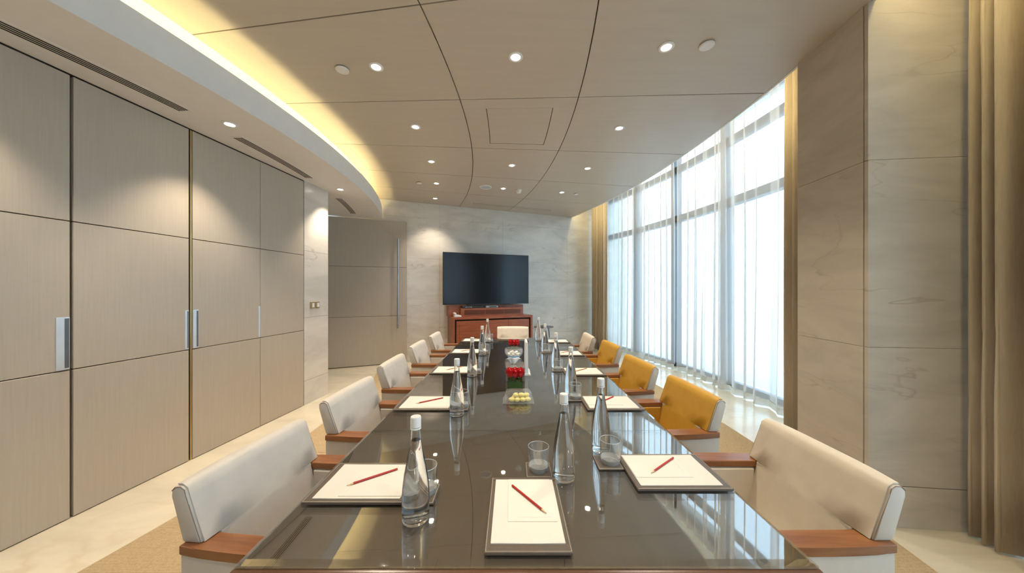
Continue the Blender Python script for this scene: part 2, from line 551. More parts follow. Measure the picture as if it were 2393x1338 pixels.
obj('brass_strip', wl_slab(2.018, 2.024, -0.03, -0.012, 0.0, Z_SOF - 0.012), M['brown_gap'], wall_left)
obj('shadow_line', wl_slab(-3.2, 3.98, -0.03, -0.003, Z_SOF - 0.011, Z_SOF), M['dark_gap'], wall_left)

# stone pilaster between the partition and the door recess
pil = tag(obj('wall_pilaster', prism([WL(4.0, -0.5), WL(4.43, -0.5), WL(4.43, -0.03), WL(4.0, -0.03)], 0, Z_SOF), M['marble_wall']), kind='structure')
for z0, z1 in ((0.0, 0.299), (0.302, 1.10), (1.102, 1.95), (1.952, Z_SOF)):
    obj('stone_slab', prism([WL(3.99, -0.03), WL(4.44, -0.03), WL(4.44, -0.008), WL(4.432, 0.0), WL(3.99, 0.0)], z0, z1, 0.001, 1), M['marble_wall'], pil)
a = WL(4.44, -0.5)
tag(obj('wall_recess', prism([(a[0] - 0.5, a[1] - 0.3), (a[0] + 0.0, a[1] - 0.3), (a[0] + 0.0, a[1] + 0.05), (-3.75, 4.7), (-3.95, 5.75), (-4.2, 5.75)], 0, Z_SOF), M['marble_wall']), kind='structure')

# back wall (a spoke): stone slabs
BW0 = Vector((CX + 8.06 * math.cos(R_(T_BACK)), CY + 8.06 * math.sin(R_(T_BACK))))
BWU = Vector((math.cos(R_(T_BACK)), math.sin(R_(T_BACK))))
BWN = Vector((BWU.y, -BWU.x))                      # towards the camera
def BW(s, off=0.0):
    p = BW0 + BWU * s + BWN * off
    return (p.x, p.y)
def bw_slab(s0, s1, o0, o1, z0, z1, bev=0.0):
    return prism([BW(s0, o0), BW(s0, o1), BW(s1, o1), BW(s1, o0)], z0, z1, bev, 1)
wall_back = tag(obj('wall_back', bw_slab(-1.5, 5.9, -0.2, -0.022, 0, 4.22), M['brown_gap']), kind='structure')
rows = [0.0, 0.45, 1.275, 2.10, 2.925, 3.75, 4.22]
for ri, (z0, z1) in enumerate(zip(rows[:-1], rows[1:])):
    for s0, s1 in ((-1.45, -0.2), (-0.2, 1.05), (1.05, 2.45), (2.45, 4.12), (4.12, 5.9)):
        obj('stone_slab', bw_slab(s0 + 0.0008, s1 - 0.0008, -0.022, 0.0, z0 + 0.0008, z1 - 0.0008), M['marble_wall'], wall_back)

# wall behind the camera
RW0 = Vector((CX, CY)); RWU = Vector((math.cos(R_(T_REAR)), math.sin(R_(T_REAR)))); RWN = Vector((-RWU.y, RWU.x))
def RW(r, off):
    p = RW0 + RWU * r + RWN * off
    return (p.x, p.y)
tag(obj('wall_rear', prism([RW(6.0, -0.2), RW(13.75, -0.2), RW(13.75, 0), RW(6.0, 0)], 0, 4.22), M['oak_panel']), kind='structure')

# stone pillar between the two window bays
pillar = tag(obj('pillar', arc_slab(12.295, 13.6, -6.17, -3.83, 0, 4.20, 2), M['brown_gap']), kind='structure')
for z0, z1 in ((0.0, 0.251), (0.255, 1.10), (1.102, 2.254), (2.256, 3.40), (3.402, 4.20)):
    bm = bmesh.new()
    obj('stone_slab', arc_slab(12.27, 12.297, -6.155, -3.80, z0, z1, 2), M['marble_pillar'], pillar)
    a0, a1 = P(12.274, -6.17), P(13.6, -6.17)
    tu = Vector((math.cos(R_(-6.17)), math.sin(R_(-6.17)))); tn = Vector((tu.y, -tu.x))
    q = [a0, a1, (a1[0] + tn.x * 0.025, a1[1] + tn.y * 0.025), (a0[0] + tn.x * 0.025, a0[1] + tn.y * 0.025)]
    bm.free()
    obj('stone_slab', prism(q, z0, z1, 0.001, 1), M['marble_pillar'], pillar)

# window bays: dark frames, panes above and below a transom
def window(name, t0, t1, mull):
    win = tag(obj(name, arc_slab(13.42, 13.50, t0, t1, 0.0, 0.07), M['dark_steel']), kind='structure')
    obj('head_rail', arc_slab(13.42, 13.50, t0, t1, 4.10, 4.20), M['dark_steel'], win)
    obj('upper_rail', arc_slab(13.42, 13.50, t0, t1, 3.68, 3.80), M['dark_steel'], win)
    obj('transom', arc_slab(13.40, 13.52, t0, t1, 2.74, 2.86), M['dark_steel'], win)
    for t in mull:
        obj('mullion', arc_slab(13.38, 13.54, t - 0.20, t + 0.20, 0.0, 4.20, 1), M['dark_steel'], win)
    edges = [t0] + [t for t in mull if t0 + 0.5 < t < t1 - 0.5] + [t1]
    for a, c in zip(edges[:-1], edges[1:]):
        for z0, z1 in ((0.07, 2.74), (2.86, 3.68), (3.80, 4.10)):
            obj('pane', arc_slab(13.455, 13.461, a + 0.2, c - 0.2, z0, z1, 3), M['window_glass'], win)
    return win
window('window_1', -3.8, 22.0, [-3.6, 2.0, 7.0, 12.0, 17.0, 21.8])
window('window_2', -30.5, -6.2, [-30.2, -26, -21.5, -17, -12.5, -6.4])

# outside: terrace and the pale building across from it
tag(obj('terrace', arc_slab(13.76, 40, -40, 40, -0.16, -0.06), M['paving']), kind='structure')
fac = tag(empty('facade', (*P(27, 6), 0)), 'pale grey building seen through the sheer curtains', 'building')
fx, fy = P(27, 6)
def fpart(name, bm, mat):
    bmesh.ops.translate(bm, verts=bm.verts, vec=(-fx, -fy, 0.06))
    return obj(name, bm, mat, fac)
fpart('wall', arc_slab(27.0, 27.6, -16, 26, -0.12, 5.2), M['facade_stone'])
for z in (0.9, 2.9, 4.9):
    fpart('ledge', arc_slab(26.7, 27.05, -16, 26, z, z + 0.22), M['paving'])
for k in range(14):
    t = -14 + k * 2.9
    for z in (1.3, 3.25):
        fpart('window', arc_slab(26.95, 27.02, t, t + 1.7, z, z + 1.45, 2), M['facade_dark'])

# ------------------------------------------------------------------ curtains
def curtain_mesh(R, t0, t1, nf, amp, z0, z1, seed, flare=0.0, thick=0.0, rows=10, per=10, lean=0.0):
    rnd = random.Random(seed)
    ph = [rnd.uniform(-0.6, 0.6) for _ in range(nf + 2)]
    am = [rnd.uniform(0.65, 1.25) for _ in range(nf + 2)]
    bm = bmesh.new()
    ncol = nf * per
    grid = []
    for j in range(rows + 1):
        v = j / rows
        z = z0 + (z1 - z0) * v
        row = []
        for i in range(ncol + 1):
            u = i / ncol
            k = nf * min(1.0, max(0.0, u + 0.045 * math.sin(2 * math.pi * (1.6 * u + 0.13 * seed)) * math.sin(math.pi * u) + 0.02 * math.sin(2 * math.pi * (4.3 * u + 0.31 * seed)) * math.sin(math.pi * u)))
            a = am[int(k)] * (1 - (k % 1)) + am[int(k) + 1] * (k % 1)
            p = ph[int(k)] * (1 - (k % 1)) + ph[int(k) + 1] * (k % 1)
            w_ = math.sin(2 * math.pi * k + p + 0.5 * math.sin(3.1 * v + p))
            w_ = math.copysign(abs(w_) ** 0.75, w_)
            aa = amp * a * (1.0 - 0.25 * v)
            t = t0 + (t1 - t0) * u
            tm = (t0 + t1) / 2
            t = tm + (t - tm) * (1 + flare * (1 - v)) + 0.10 * amp / 0.05 * math.sin(4 * math.pi * k + 2 * p) * 0.3 + lean * (1 - v)
            q = P(R + aa * w_ + 0.012 * math.sin(5 * u + 2.3 * v + seed), t)
            row.append(bm.verts.new((q[0], q[1], z)))
        grid.append(row)
    for j in range(rows):
        for i in range(ncol):
            bm.faces.new((grid[j][i], grid[j][i + 1], grid[j + 1][i + 1], grid[j + 1][i]))
    return bm

def curtain(name, label, cat, group, R, t0, t1, nf, amp, seed, mat, hem=None, z0=0.012, z1=4.12, **kw):
    tm = (t0 + t1) / 2
    c = P(R, tm)
    root = empty(name, (c[0], c[1], 0))
    tag(root, label, cat, group)
    hz = 0.085
    zlo = z0 + hz if hem else z0
    bm = curtain_mesh(R, t0, t1, nf, amp, zlo, z1, seed, **kw)
    bmesh.ops.translate(bm, verts=bm.verts, vec=(-c[0], -c[1], 0))
    o = obj('cloth', bm, M[mat], root, True)
    if not hem:
        md = o.modifiers.new('thick', 'SOLIDIFY'); md.thickness = 0.004
    if hem:
        bm = curtain_mesh(R, t0, t1, nf, amp, z0, zlo, seed, rows=1, **{k: v for k, v in kw.items() if k not in ('rows',)})
        # lower band of the same folds, slightly fuller
        bmesh.ops.translate(bm, verts=bm.verts, vec=(-c[0], -c[1], 0))
        obj('hem', bm, M[hem], root, True)
    tk = arc_slab(R - 0.012, R + 0.012, t0, t1, z1, z1 + 0.03)
    bmesh.ops.translate(tk, verts=tk.verts, vec=(-c[0], -c[1], 0))
    obj('track', tk, M['white_plastic'], root)
    return root

G1 = 'heavy drapes at the windows'
curtain('drape', 'gathered beige heavy drape hanging beside the far stone wall', 'curtain', G1, 12.86, 18.4, 20.95, 7, 0.055, 3, 'drape_cloth')
curtain('drape', 'beige heavy drape hanging between the sheer curtain and the stone pillar', 'curtain', G1, 12.84, -3.5, -0.1, 7, 0.055, 5, 'drape_cloth', flare=0.02)
curtain('drape', 'large beige drape at the right edge of the picture, right of the pillar', 'curtain', G1, 12.82, -9.3, -6.37, 9, 0.06, 11, 'drape_cloth', per=14)
G2 = 'sheer curtains over the windows'
curtain('sheer_curtain', 'white sheer curtain next to the gathered drape by the far wall', 'curtain', G2, 13.19, 10.75, 20.3, 11, 0.055, 21, 'sheer_cloth', 'sheer_hem', per=12)
curtain('sheer_curtain', 'white sheer curtain hanging in the middle of the large window', 'curtain', G2, 13.21, 5.9, 10.5, 5, 0.06, 22, 'sheer_cloth', 'sheer_hem', per=12)
curtain('sheer_curtain', 'white sheer curtain nearest the stone pillar', 'curtain', G2, 13.14, 0.2, 6.1, 6, 0.065, 23, 'sheer_cloth', 'sheer_hem', per=12)
curtain('sheer_curtain', 'white sheer curtain over the window beside the camera', 'curtain', G2, 13.20, -30.0, -6.7, 20, 0.05, 24, 'sheer_cloth', 'sheer_hem', per=8)

# ------------------------------------------------------------------ door
door = tag(obj('door_1', bw_slab(-1.07, 0.395, 0.004, 0.02, 0.01, Z_SOF - 0.02), M['brown_gap']), kind='structure')
for z0, z1 in ((0.012, 0.943), (0.948, 1.896), (1.901, Z_SOF - 0.022)):
    obj('door_panel', bw_slab(-1.07, 0.40, 0.02, 0.06, z0, z1, 0.0015), M['oak_panel'], door)
bm = bmesh.new()
hx, hy = BW(0.235, 0.115)
lathe([(0, 0.70), (0.014, 0.70), (0.014, 2.46), (0, 2.46)], 14, bm, (hx, hy, 0))
h = obj('bar_handle', bm, M['steel'], door)
h['label'] = 'long vertical steel bar handle'
for z in (0.85, 2.3):
    bm = bmesh.new()
    tube(bm, [(*BW(0.235, 0.06), z), (*BW(0.235, 0.115), z)], 0.009, 8)
    obj('handle_post', bm, M['steel'], h)
st = tag(empty('door_stop', (*BW(-0.98, 0.16), 0)), 'small dark metal door stop on the floor at the door', 'door stop')
obj('foot', lathe([(0, 0), (0.022, 0), (0.022, 0.006), (0, 0.006)], 16), M['dark_steel'], st)
obj('rubber_post', lathe([(0, 0.006), (0.014, 0.006), (0.013, 0.045), (0, 0.048)], 16), M['black_plastic'], st)

# ------------------------------------------------------------------ ceiling fixtures
def downlight(x, y, z, label, power=LAMP_W, r=0.046, spot=92, aim=(0, 0)):
    root = empty('downlight', (x, y, z))
    tag(root, label, 'downlight', 'recessed ceiling downlights')
    obj('trim_ring', lathe([(r * 0.78, -0.001), (r * 0.80, -0.006), (r * 1.08, -0.007), (r * 1.2, -0.003), (r * 1.2, 0.0), (r * 0.78, 0.0)], 28), M['white_plastic'], root, True)
    obj('lens', lathe([(0, -0.003), (r * 0.79, -0.0025), (r * 0.79, 0.0), (0, 0.0)], 24), M['lamp_lens'], root)
    ld = bpy.data.lights.new('downlight_lamp', 'SPOT')
    ld.energy = power
    ld.color = WARM
    ld.spot_size = R_(spot)
    ld.spot_blend = 0.7
    ld.shadow_soft_size = 0.03
    lo = bpy.data.objects.new('lamp', ld)
    COL.objects.link(lo)
    lo.parent = root
    lo.location = (0, 0, -0.02)
    lo.rotation_euler = (aim[0], aim[1], 0)
    return root
Zc = Z_CEIL
for x, y, lab in (
    (-1.082, 2.522, 'round white downlight beside a blank white disc, left ceiling column nearest the camera'),
    (0.028, 2.415, 'round white downlight in the middle ceiling column in front of the square hatch'),
    (1.129, 2.317, 'round white downlight beside a blank white disc, right ceiling column nearest the camera'),
    (-1.051, 3.449, 'round white downlight to the left of the square ceiling hatch'),
    (1.177, 3.476, 'round white downlight to the right of the square ceiling hatch'),
    (-1.116, 4.38, 'left one of the three downlights in the ceiling row behind the hatch'),
    (-0.003, 4.515, 'middle one of the three downlights in the ceiling row behind the hatch'),
    (1.104, 4.627, 'right one of the three downlights in the ceiling row behind the hatch'),
    (-1.259, 5.277, 'downlight beside a small blank disc in the far left of the ceiling'),
    (-0.154, 5.544, 'downlight between the ceiling speaker and the smoke detector'),
    (0.907, 5.763, 'downlight in the far right of the ceiling near the curtains'),
    (-1.49, 6.14, 'small downlight nearest the back wall, above the left of the television')):
    downlight(x, y, Zc, lab, LAMP_W * (1.1 if y > 6 else 1.0))
for x, y in ((-1.1, 1.4), (1.1, 1.2), (-1.2, 0.2), (1.0, -0.1), (0.0, -1.2)):  # out-of-view lamps, added because the room needs their light
    downlight(x, y, Zc, 'unseen round white downlight added for its light')
for (r, t, lab) in ((7.685, -5.0, 'downlight in the white soffit between the two air slots'),
                    (7.72, 7.7, 'downlight in the white soffit near the door recess')):
    downlight(*P(r, t), Z_SOF, lab, LAMP_W * 1.1)
downlight(*P(7.685, -14.5), Z_SOF, 'downlight in the white soffit behind the camera', LAMP_W)

def disc_plate(x, y, label, r=0.05):
    root = empty('ceiling_disc', (x, y, Zc))
    tag(root, label, 'ceiling disc', 'blank white ceiling discs')
    obj('cover', lathe([(0, -0.018), (r * 0.85, -0.018), (r, -0.013), (r, -0.007), (0, -0.007)], 28), M['white_plastic'], root)
    obj('collar', lathe([(0, -0.007), (r * 0.8, -0.007), (r * 0.8, 0.0), (0, 0.0)], 24), M['dark_gap'], root)
disc_plate(-1.364, 2.546, 'blank white ceiling disc left of the near left downlight')
disc_plate(1.411, 2.293, 'blank white ceiling disc right of the near right downlight')
disc_plate(-1.532, 5.235, 'small blank white ceiling disc in the far left of the ceiling', 0.042)
disc_plate(1.18, 5.84, 'small blank white ceiling disc in the far right of the ceiling', 0.042)
sp = tag(empty('ceiling_speaker', (-0.455, 5.475, Zc)), 'flat round white speaker grille in the far ceiling', 'speaker')
obj('rim', lathe([(0.085, 0), (0.085, -0.008), (0.10, -0.008), (0.104, 0.0)], 30), M['white_plastic'], sp)
obj('grille', lathe([(0, -0.004), (0.085, -0.004), (0.085, 0.0), (0, 0.0)], 30), M['pale_metal'], sp)
sd = tag(empty('smoke_detector', (0.118, 5.64, Zc)), 'white smoke detector hanging under the far ceiling', 'smoke detector')
obj('base', lathe([(0, -0.014), (0.055, -0.014), (0.058, 0.0), (0, 0.0)], 26), M['white_plastic'], sd)
obj('sensor_head', lathe([(0, -0.058), (0.025, -0.056), (0.040, -0.045), (0.044, -0.014), (0, -0.014)], 26), M['white_plastic'], sd)

# linear slots in the soffit
def air_slot(t0, t1, label, nsl=4, R0=7.475, R1=7.595):
    c = P(7.53, (t0 + t1) / 2)
    root = tag(empty('air_slot', (c[0], c[1], Z_SOF)), label, 'air vent', 'linear air slots in the soffit')
    def add(name, bm, mat):
        bmesh.ops.translate(bm, verts=bm.verts, vec=(-c[0], -c[1], -Z_SOF))
        return obj(name, bm, mat, root)
    add('frame', arc_slab(R0, R1, t0, t1, Z_SOF - 0.003, Z_SOF, 24), M['white_paint'])
    pitch = (R1 - R0 - 0.03) / nsl
    for k in range(nsl):
        r = R0 + 0.015 + pitch * (k + 0.5)
        add('slot', arc_slab(r - 0.0058, r + 0.0058, t0 + 0.15, t1 - 0.15, Z_SOF - 0.0045, Z_SOF - 0.003, 24), M['black_slot'])
air_slot(-21, -6.5, 'long dark-slotted air vent in the soffit over the nearest oak panels')
air_slot(-3.5, 4.6, 'dark-slotted air vent in the soffit over the farther oak panels')
air_slot(11.0, 18.8, 'short curved air vent in the soffit in front of the door')
sl = tag(empty('ceiling_slot', (*P(10.6, 19.2), Zc)), 'thin veneered access strip in the ceiling along the back wall', 'ceiling strip')
c = P(10.6, 19.2)
for (a, b2, t0, t1) in ((9.75, 11.5, 19.0, 19.03), (9.75, 11.5, 19.42, 19.45), (9.75, 9.757, 19.0, 19.45), (11.493, 11.5, 19.0, 19.45)):
    bm = arc_slab(a, b2, t0, t1, Zc - 0.001, Zc, 2)
    bmesh.ops.translate(bm, verts=bm.verts, vec=(-c[0], -c[1], -Zc))
    obj('joint', bm, M['brown_gap'], sl)

# wall switches on the pilaster
for k, yy in enumerate((4.125, 4.215)):
    p = WL(yy, 0.0)
    root = tag(empty('wall_switch', (p[0], p[1], 1.255)), ('left' if k == 0 else 'right') + ' one of two small square switches on the pale stone pilaster', 'switch', 'switches on the pilaster')
    def rel(o0, o1, a, b2, z0, z1, bev=0.001):
        A = WL(yy + a, o0); B = WL(yy + b2, o0); C2 = WL(yy + b2, o1); D = WL(yy + a, o1)
        return prism([(q[0] - p[0], q[1] - p[1]) for q in (A, B, C2, D)], z0, z1, bev, 1)
    obj('plate', rel(0.0, 0.012, -0.036, 0.036, -0.042, 0.042, 0.002), M['brass'], root)
    obj('rocker', rel(0.012, 0.02, -0.02, 0.02, -0.028, 0.028, 0.002), M['white_plastic'], root)

# ------------------------------------------------------------------ television and cabinet
def bwt(name, s, off, z, label, cat, group=None):
    p = BW(s, off)
    return tag(empty(name, (p[0], p[1], z), R_(T_BACK)), label, cat, group)
# local frame: x along the wall to the right, -y to the room
cab = bwt('media_cabinet', 2.08, 0.30, 0, 'reddish brown wooden cabinet with a raised back box under the television', 'cabinet')
xl, xr, yf, yb, zt = -0.865, 0.845, -0.267, 0.28, 0.917
th = 0.045
obj('side_panel', bx(xl, xl + th, yf, yb, 0, zt, 0.002), M['cherry'], cab)
obj('side_panel', bx(xr - th, xr, yf, yb, 0, zt, 0.002), M['cherry'], cab)
obj('top', bx(xl + th, xr - th, yf, yb, zt - th, zt, 0.002), M['cherry'], cab)
obj('plinth', bx(xl + th, xr - th, yf + 0.05, yb, 0, 0.07), M['dark_gap'], cab)
obj('body', bx(xl + th, xr - th, yf + 0.045, yb, 0.07, zt - th), M['dark_gap'], cab)
dx = [xl + th + 0.03, 0.30, xr - th - 0.03]
for a, c in zip(dx[:-1], dx[1:]):
    d = obj('door', bx(a + 0.002, c - 0.002, yf + 0.012, yf + 0.04, 0.09, zt - th - 0.03, 0.002), M['cherry'], cab)
    obj('inset_panel', bx(a + 0.06, c - 0.06, yf + 0.006, yf + 0.012, 0.15, zt - th - 0.09, 0.002), M['cherry'], d)
obj('back_box', bx(-0.89, 0.74, 0.0, 0.28, zt, 1.135, 0.002), M['cherry'], cab)
gb = obj('grille_box', bx(-0.67, 0.68, -0.13, 0.0, zt, 1.085, 0.002), M['cherry'], cab)
for a, c in ((-0.60, -0.17), (-0.16, 0.24), (0.25, 0.62)):
    g = obj('grille', bx(a, c, -0.134, -0.13, 0.955, 1.045), M['dark_gap'], gb)
for k in range(7):
    obj('slat', bx(-0.60, 0.62, -0.139, -0.134, 0.959 + k * 0.0125, 0.964 + k * 0.0125), M['cherry'], gb)

tv = bwt('television', 1.9965, 0.34, 1.14, 'large black flat-screen television above the reddish brown cabinet', 'television')
obj('housing', bx(-0.9325, 0.9325, -0.012, 0.03, 0.016, 1.07, 0.004), M['black_plastic'], tv)
obj('screen', bx(-0.922, 0.922, -0.0145, -0.012, 0.032, 1.06), M['tv_screen'], tv)
obj('rear_bulge', bx(-0.6, 0.6, 0.03, 0.07, 0.1, 0.8, 0.01), M['black_plastic'], tv)
obj('wall_arm', bx(-0.15, 0.15, 0.07, 0.335, 0.4, 0.7, 0.004), M['dark_steel'], tv)
obj('stand_foot', bx(-0.45, 0.50, -0.06, 0.03, 0.0, 0.016, 0.003), M['black_plastic'], tv)
sb = bwt('set_top_box', 1.66, 0.385, 1.085, 'small black set-top box on the cabinet under the left of the television', 'media box')
obj('case', bx(-0.22, 0.22, -0.05, 0.05, 0, 0.046, 0.003), M['black_plastic'], sb)
obj('display', bx(-0.17, -0.02, -0.052, -0.05, 0.014, 0.03), M['dark_steel'], sb)
for k in range(3):
    obj('port', bx(-0.15 + 0.05 * k, -0.135 + 0.05 * k, -0.054, -0.052, 0.016, 0.026), M['brass' if k == 1 else 'white_plastic'], sb)
sb = bwt('media_player', 2.06, 0.385, 1.085, 'small navy media player beside the set-top box under the television', 'media box')
obj('case', bx(-0.13, 0.13, -0.05, 0.05, 0, 0.042, 0.004), M['facade_dark'], sb)
obj('display', bx(-0.06, 0.1, -0.052, -0.05, 0.012, 0.03), M['black_plastic'], sb)
tp = bwt('desk_telephone', 1.335, 0.42, zt, 'small white telephone on the left end of the reddish brown cabinet', 'telephone')
obj('base', prism_y([(-0.07, 0), (0.07, 0), (0.07, 0.03), (-0.07, 0.055)], -0.08, 0.06, 0.006), M['white_plastic'], tp)
obj('handset', bx(-0.075, -0.03, -0.085, 0.065, 0.055, 0.085, 0.012), M['white_plastic'], tp)

sdt = tag(empty('side_table', (0.712, 7.10, 0)), 'small round grey side table right of the reddish brown cabinet', 'table')
obj('top', lathe([(0, 0.615), (0.205, 0.615), (0.22, 0.622), (0.22, 0.632), (0.21, 0.636), (0, 0.636)], 36), M['dark_steel'], sdt)
for k in range(3):
    a = 2 * math.pi * k / 3 + 0.5
    bm = bmesh.new()
    tube(bm, [(0.13 * math.cos(a), 0.13 * math.sin(a), 0.616), (0.19 * math.cos(a), 0.19 * math.sin(a), 0.0)], [0.013, 0.009], 10)
    obj('leg', bm, M['dark_steel'], sdt)

# ------------------------------------------------------------------ conference table
TX0, TX1, TY0, TY1, TZ = -0.713, 0.788, 0.813, 4.70, 0.75
tab = tag(empty('conference_table', ((TX0 + TX1) / 2, (TY0 + TY1) / 2, 0)), 'long dark brown conference table with a glossy glass top', 'table')
tcx, tcy = (TX0 + TX1) / 2, (TY0 + TY1) / 2
def tpart(name, bm, mat):
    bmesh.ops.translate(bm, verts=bm.verts, vec=(-tcx, -tcy, 0))
    return obj(name, bm, mat, tab)
e = 0.004
tpart('tabletop', bx(TX0 + 0.002, TX1 - 0.002, TY0 + 0.002, TY1 - 0.002, 0.70, TZ - 0.0125), M['dark_table'])
# rounded wooden edge band on the four sides
def edge_band(x0, x1, y0, y1):
    return bx(x0, x1, y0, y1, 0.672, TZ - 0.014, 0.012, 3)
tpart('edge_band', edge_band(TX0 - 0.012, TX1 + 0.012, TY0 - 0.012, TY0 + 0.03), M['table_edge'])
tpart('edge_band', edge_band(TX0 - 0.012, TX1 + 0.012, TY1 - 0.03, TY1 + 0.012), M['table_edge'])
tpart('edge_band', edge_band(TX0 - 0.012, TX0 + 0.03, TY0 + 0.03, TY1 - 0.03), M['table_edge'])
tpart('edge_band', edge_band(TX1 - 0.03, TX1 + 0.012, TY0 + 0.03, TY1 - 0.03), M['table_edge'])
def pane(y0, y1, b0, b1):
    bv = 0.016
    bm = bmesh.new()
    def ring(x0, x1, ya, yb2, z):
        return [bm.verts.new(p) for p in ((x0, ya, z), (x1, ya, z), (x1, yb2, z), (x0, yb2, z))]
    lo = ring(TX0, TX1, y0, y1, TZ - 0.012)
    mid = ring(TX0, TX1, y0, y1, TZ - 0.005)
    hi = ring(TX0 + bv, TX1 - bv, y0 + (bv if b0 else 0), y1 - (bv if b1 else 0), TZ)
    bm.faces.new(lo[::-1]); bm.faces.new(hi)
    for A, B in ((lo, mid), (mid, hi)):
        for k in range(4):
            bm.faces.new((A[k], A[(k + 1) % 4], B[(k + 1) % 4], B[k]))
    return tpart('glass_pane', bm, M['table_glass'])
pane(TY0, 1.587, True, False)
pane(1.590, 3.923, False, False)
pane(3.926, TY1, False, True)
for y in (1.25, 4.2):
    tpart('pedestal', bx(-0.20, 0.27, y - 0.16, y + 0.16, 0.03, 0.70, 0.006), M['table_edge'])
    tpart('foot', bx(-0.27, 0.34, y - 0.20, y + 0.20, 0.0075, 0.03, 0.004), M['dark_gap'])
tpart('stretcher', bx(0.0, 0.07, 1.41, 4.04, 0.30, 0.45, 0.004), M['table_edge'])

# ------------------------------------------------------------------ chairs
def arm_outline(s, inset=0.0):
    """plan of one arm, outer side bowed; s = +1 / -1"""
    pts = []
    for k in range(9):
        u = k / 8
        x = -0.272 + 0.55 * u
        y = 0.262 + 0.022 * math.sin(math.pi * (0.15 + 0.75 * u)) - inset
        pts.append((x, s * y))
    pts.append((0.278, s * (0.212 + inset)))
    pts.append((-0.272, s * (0.206 + inset)))
    return pts if s > 0 else pts[::-1]

def ribbon(path, wfun, th_):
    """sheet that follows a side path (x, z), width half wfun(z), given thickness"""
    bm = bmesh.new()
    nrm = []
    for i in range(len(path)):
        a = path[max(i - 1, 0)]; c = path[min(i + 1, len(path) - 1)]
        t = Vector((c[0] - a[0], c[1] - a[1])).normalized()
        nrm.append(Vector((t.y, -t.x)))
    rows_ = []
    ny = 8
    for (x, z), nn in zip(path, nrm):
        w_ = wfun(z)
        outer, inner = [], []
        for k in range(ny + 1):
            y = -w_ + 2 * w_ * k / ny
            bulge = 0.007 * (1 - (2 * k / ny - 1) ** 4)
            outer.append(bm.verts.new((x + nn.x * (th_ + bulge), y, z + nn.y * (th_ + bulge))))
            inner.append(bm.verts.new((x, y, z)))
        rows_.append((outer, inner))
    for (o1, i1), (o2, i2) in zip(rows_[:-1], rows_[1:]):
        for k in range(ny):
            bm.faces.new((o1[k], o1[k + 1], o2[k + 1], o2[k]))
            bm.faces.new((i1[k + 1], i1[k], i2[k], i2[k + 1]))
        bm.faces.new((o1[0], o2[0], i2[0], i1[0]))
        bm.faces.new((o1[-1], i1[-1], i2[-1], o2[-1]))
    o, i = rows_[0]
    for k in range(ny): bm.faces.new((o[k], i[k], i[k + 1], o[k + 1]))
    o, i = rows_[-1]
    for k in range(ny): bm.faces.new((o[k], o[k + 1], i[k + 1], i[k]))
    return bm

def make_chair(shell, face):
    root = empty('armchair')
    smooth_angle(obj('seat', bx(-0.20, 0.275, -0.204, 0.204, 0.33, 0.455, 0.03, 3), M[face], root))
    obj('seat_base', bx(-0.245, 0.265, -0.208, 0.208, 0.13, 0.33, 0.006), M[shell], root)
    # lower back shell, then the upper back that sits on the arm caps
    smooth_angle(obj('back_shell', prism_y([(-0.262, 0.13), (-0.215, 0.13), (-0.200, 0.662), (-0.274, 0.662)], -0.205, 0.205, 0.006), M[shell], root))
    prof = [(-0.276, 0.660), (-0.212, 0.660), (-0.262, 0.805), (-0.268, 0.824), (-0.283, 0.834), (-0.302, 0.832), (-0.314, 0.820), (-0.316, 0.800)]
    smooth_angle(obj('backrest', prism_y(prof, -0.258, 0.258, 0.006), M[shell], root))
    path = [(-0.160, 0.46), (-0.186, 0.56), (-0.205, 0.645), (-0.2095, 0.6600), (-0.2100, 0.6612), (-0.236, 0.73), (-0.2605, 0.80), (-0.268, 0.825), (-0.284, 0.8355), (-0.300, 0.8345)]
    smooth_angle(obj('back_cushion', ribbon(path, lambda z: 0.203 if z < 0.6605 else 0.251, 0.004), M[face], root), 50)
    for s in (-1, 1):
        obj('arm_panel', prism(arm_outline(s, 0.005), 0.13, 0.632, 0.004, 1), M[shell], root)
        obj('inner_arm_pad', prism([(-0.19, s * 0.199), (0.265, s * 0.199), (0.265, s * 0.2105), (-0.19, s * 0.2105)], 0.44, 0.628, 0.003, 1), M[face], root)
        obj('arm_cap', prism(arm_outline(s), 0.632, 0.660, 0.004, 2), M['chair_wood'], root)
        bm = bmesh.new()
        tube(bm, [(-0.214, s * 0.2575, 0.664), (-0.264, s * 0.2575, 0.803), (-0.270, s * 0.2575, 0.823), (-0.284, s * 0.2575, 0.832), (-0.302, s * 0.2575, 0.830), (-0.313, s * 0.2575, 0.818)], 0.0013, 6)
        obj('seam', bm, M['seam_thread'], root)
        for x0 in (-0.225, 0.215):
            bm = bmesh.new()
            c0 = (x0, s * 0.235)
            v = []
            for z, h_ in ((0.0, 0.013), (0.13, 0.021)):
                v.append([bm.verts.new((c0[0] + a * h_, c0[1] + b2 * h_, z)) for a, b2 in ((-1, -1), (1, -1), (1, 1), (-1, 1))])
            bm.faces.new(v[0][::-1]); bm.faces.new(v[1])
            for k in range(4): bm.faces.new((v[0][k], v[0][(k + 1) % 4], v[1][(k + 1) % 4], v[1][k]))
            obj('leg', bm, M['chair_wood'], root)
    return root

